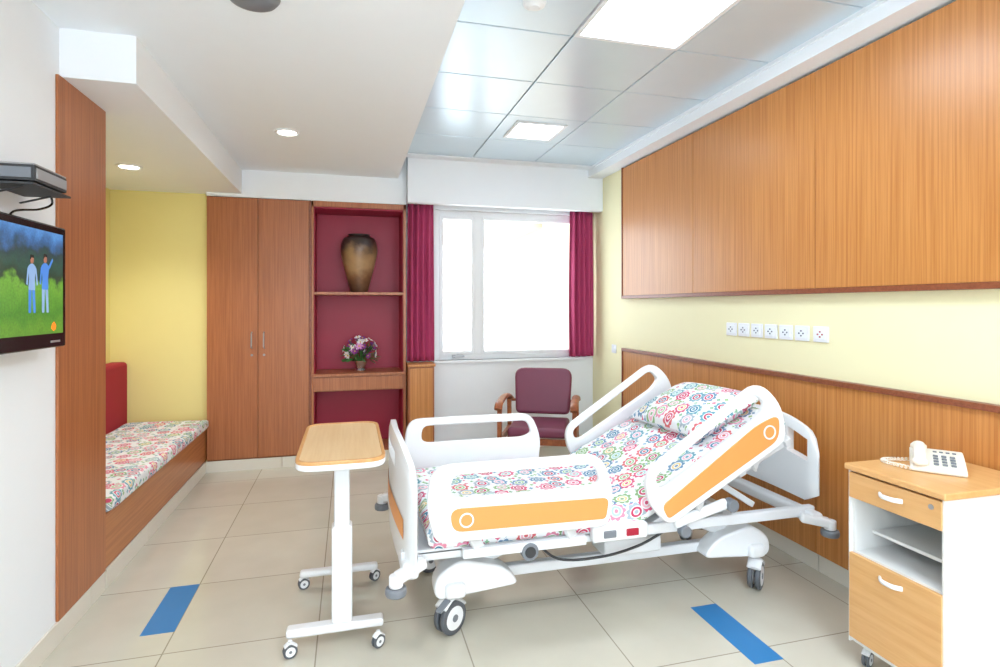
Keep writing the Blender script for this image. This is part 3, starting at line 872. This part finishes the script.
b.raw(v, f, M_fabric, uv, T)
b.done(70)

# ------------------------------------------------------------ overbed table
b = B('overbed_table')
o = rpoly([(-0.215, 2.33), (0.145, 2.33), (0.145, 3.10), (-0.215, 3.10)], 0.09, 8)
b.panel(o, None, 0.03, (0, 0, 0.785), (1, 0, 0), (0, 1, 0), M_plast, 0.010, 3)
i = rpoly([(-0.200, 2.345), (0.130, 2.345), (0.130, 3.085), (-0.200, 3.085)], 0.08, 8)
b.panel(o, i, 0.016, (0, 0, 0.803), (1, 0, 0), (0, 1, 0), M_wood_edge, 0.004, 2)
b.panel(i, None, 0.008, (0, 0, 0.803), (1, 0, 0), (0, 1, 0), M_wood_lite, 0.0)
b.box(-0.085, 0.03, 2.42, 2.95, 0.745, 0.772, M_frame, 0.006)
b.box(-0.075, 0.010, 2.45, 2.53, 0.09, 0.50, M_plast, 0.012, 3)
b.box(-0.065, 0.0, 2.46, 2.52, 0.4, 0.76, M_frame, 0.01)
b.box(-0.255, 0.14, 2.44, 2.50, 0.060, 0.095, M_plast, 0.012, 3)
b.box(-0.245, 0.14, 2.97, 3.02, 0.060, 0.09, M_plast, 0.012, 3)
b.box(-0.07, 0.0, 2.46, 3.0, 0.065, 0.09, M_plast, 0.008)
for x, y in ((-0.235, 2.42), (0.115, 2.40), (-0.225, 2.99), (0.125, 2.99)):
    caster(b, (x, y, 0), 0.028, 0.5+x, M_grey, 0.07)
b.done()

# ------------------------------------------------------------ bedside cabinet
b = B('bedside_cabinet')
cx0, cx1, cy0, cy1 = 1.935, 2.395, 1.435, 1.810
b.box(cx0+0.012, cx1, cy0, cy0+0.018, 0.09, 0.775, M_cabwhite, 0.002)
b.box(cx0+0.012, cx1, cy1-0.018, cy1, 0.09, 0.775, M_cabwhite, 0.002)
b.box(cx1-0.018, cx1, cy0+0.018, cy1-0.018, 0.09, 0.775, M_cabwhite)
b.box(cx0+0.012, cx1-0.018, cy0+0.018, cy1-0.018, 0.09, 0.11, M_cabwhite)
b.box(cx0+0.012, cx1-0.018, cy0+0.018, cy1-0.018, 0.435, 0.455, M_cabwhite)
b.box(cx0+0.10, cx1-0.018, cy0+0.018, cy1-0.018, 0.515, 0.527, M_cabwhite)
b.box(cx0+0.012, cx1-0.018, cy0+0.018, cy1-0.018, 0.665, 0.68, M_cabwhite)
b.box(cx0+0.03, cx1-0.03, cy0+0.02, cy1-0.02, 0.68, 0.76, M_cabwhite)
b.box(cx0-0.006, cx0+0.012, cy0+0.006, cy1-0.006, 0.668, 0.768, M_wood_cab, 0.003)
b.box(cx0-0.006, cx0+0.012, cy0+0.006, cy1-0.006, 0.112, 0.448, M_wood_cab, 0.003)
b.box(cx0-0.012, cx1+0.01, cy0-0.012, cy1+0.012, 0.775, 0.80, M_wood_cab, 0.006, 3)
b.box(cx0-0.0, cx0+0.012, cy0, cy0+0.006, 0.09, 0.775, M_cabwhite)
b.box(cx0-0.0, cx0+0.012, cy1-0.006, cy1, 0.09, 0.775, M_cabwhite)
for z in (0.722, 0.405):
    b.tube(catmull([(cx0-0.004, 1.580, z), (cx0-0.022, 1.600, z), (cx0-0.026, 1.625, z), (cx0-0.022, 1.650, z), (cx0-0.004, 1.670, z)], 5), 0.006, M_plast, 10, ry=0.009)
b.cyl((cx0-0.006, 1.475, 0.74), (cx0-0.009, 1.475, 0.74), 0.009, M_silver)
for x in (cx0+0.05, cx1-0.05):
    for y in (cy0+0.04, cy1-0.04): caster(b, (x, y, 0), 0.030, 0.4, M_grey, 0.10)
b.done()

# phone
b = B('desk_telephone', Matrix.Translation((2.20, 1.66, 0.8005)) @ Matrix.Rotation(math.radians(-50), 4, 'Z'))
sideprof = rpoly([(-0.10, 0.0), (0.10, 0.0), (0.10, 0.055), (0.03, 0.05), (-0.10, 0.022)], 0.01, 4)
b.panel(sideprof, None, 0.17, (0, 0, 0), (0, 1, 0), (0, 0, 1), M_cream, 0.006, 3)
for r in range(4):
    for c in range(3):
        y = -0.07+r*0.024; z = 0.022+0.0285*(y+0.10)/0.13+0.003
        b.box(-0.005+c*0.026-0.008, -0.005+c*0.026+0.008, y-0.007, y+0.007, z-.003, z+0.003, M_grey, 0.0015)
for k in range(4): b.box(-0.005+k*.02-.006, -0.005+k*.02+.006, 0.04, 0.05, 0.052, 0.056, M_grey, 0.001)
hx = -0.055
b.tube(catmull([(hx, -0.095, 0.045), (hx, -0.06, 0.056), (hx, 0.0, 0.068), (hx, 0.06, 0.074), (hx, 0.095, 0.068)], 6), 0.020, M_cream, 14, ry=0.012)
b.ell((hx, -0.088, 0.038), (0.028, 0.03, 0.018), M_cream); b.ell((hx, 0.088, 0.060), (0.028, 0.03, 0.018), M_cream)
pts = []
for i in range(160):
    t = i/159; a = i*0.9
    bx = hx-0.02-0.10*math.sin(math.pi*t)*1.0; by = -0.10+0.16*t
    pts.append((bx+0.006*math.cos(a), by, 0.010+0.006*math.sin(a)))
b.tube(pts, 0.002, M_cream, 6)
b.done()

# ------------------------------------------------------------ armchair
fx = Vector((-0.42, -0.91, 0)).normalized()
ang = math.atan2(fx.y, fx.x)+math.pi/2
b = B('visitor_armchair', Matrix.Translation((1.53, 4.42, 0)) @ Matrix.Rotation(ang, 4, 'Z'))
b.box(-0.235, 0.235, -0.28, 0.22, 0.39, 0.47, M_chairvinyl, 0.03, 4)
Tb = Matrix.Translation((0, 0.22, 0.47)) @ Matrix.Rotation(math.radians(-12), 4, 'X')
bo = rpoly([(-0.235, 0.02), (0.235, 0.02), (0.255, 0.42), (-0.255, 0.42)], [0.05, .05, .09, .09], 6)
exv = Tb.to_3x3() @ Vector((1, 0, 0)); eyv = Tb.to_3x3() @ Vector((0, 0, 1))
b.panel(bo, None, 0.07, Tb.translation, exv, eyv, M_chairvinyl, 0.025, 4)
for s in (-1, 1):
    x = s*0.295
    b.beam((x, -0.28, 0), (x, -0.27, 0.64), 0.035, 0.045, M_wood_chair, 0.006, (0, 1, 0))
    b.beam((x, 0.30, 0), (x, 0.22, 0.62), 0.035, 0.045, M_wood_chair, 0.006, (0, 1, 0))
    b.tube(catmull([(x, -0.34, 0.62), (x, -0.28, 0.66), (x, -0.05, 0.675), (x, 0.15, 0.655), (x, 0.30, 0.61)], 5), 0.032, M_wood_chair, 12, ry=0.018)
    b.beam((x, -0.27, 0.36), (x, 0.26, 0.36), 0.03, 0.05, M_wood_chair, 0.005)
    b.cyl((s*0.24, 0.27, 0.60), (x, 0.27, 0.60), 0.012, M_wood_chair)
b.beam((-0.295, -0.26, 0.36), (0.295, -0.26, 0.36), 0.03, 0.05, M_wood_chair, 0.005)
b.beam((-0.295, 0.25, 0.36), (0.295, 0.25, 0.36), 0.03, 0.05, M_wood_chair, 0.005)
b.done()

# ------------------------------------------------------------ world, camera
w = bpy.data.worlds.new('World'); sc.world = w; w.use_nodes = True
bg = w.node_tree.nodes['Background']; bg.inputs[0].default_value = (0.86, 0.94, 1.0, 1); bg.inputs[1].default_value = 5.2
cam = bpy.data.cameras.new('Camera'); co = bpy.data.objects.new('Camera', cam); sc.collection.objects.link(co)
co.location = (0, 0, 1.43); co.rotation_euler = (math.radians(90), 0, math.radians(-15))
cam.sensor_width = 36; cam.lens = 20.16; cam.shift_y = -0.0275; cam.clip_start = 0.05
sc.camera = co
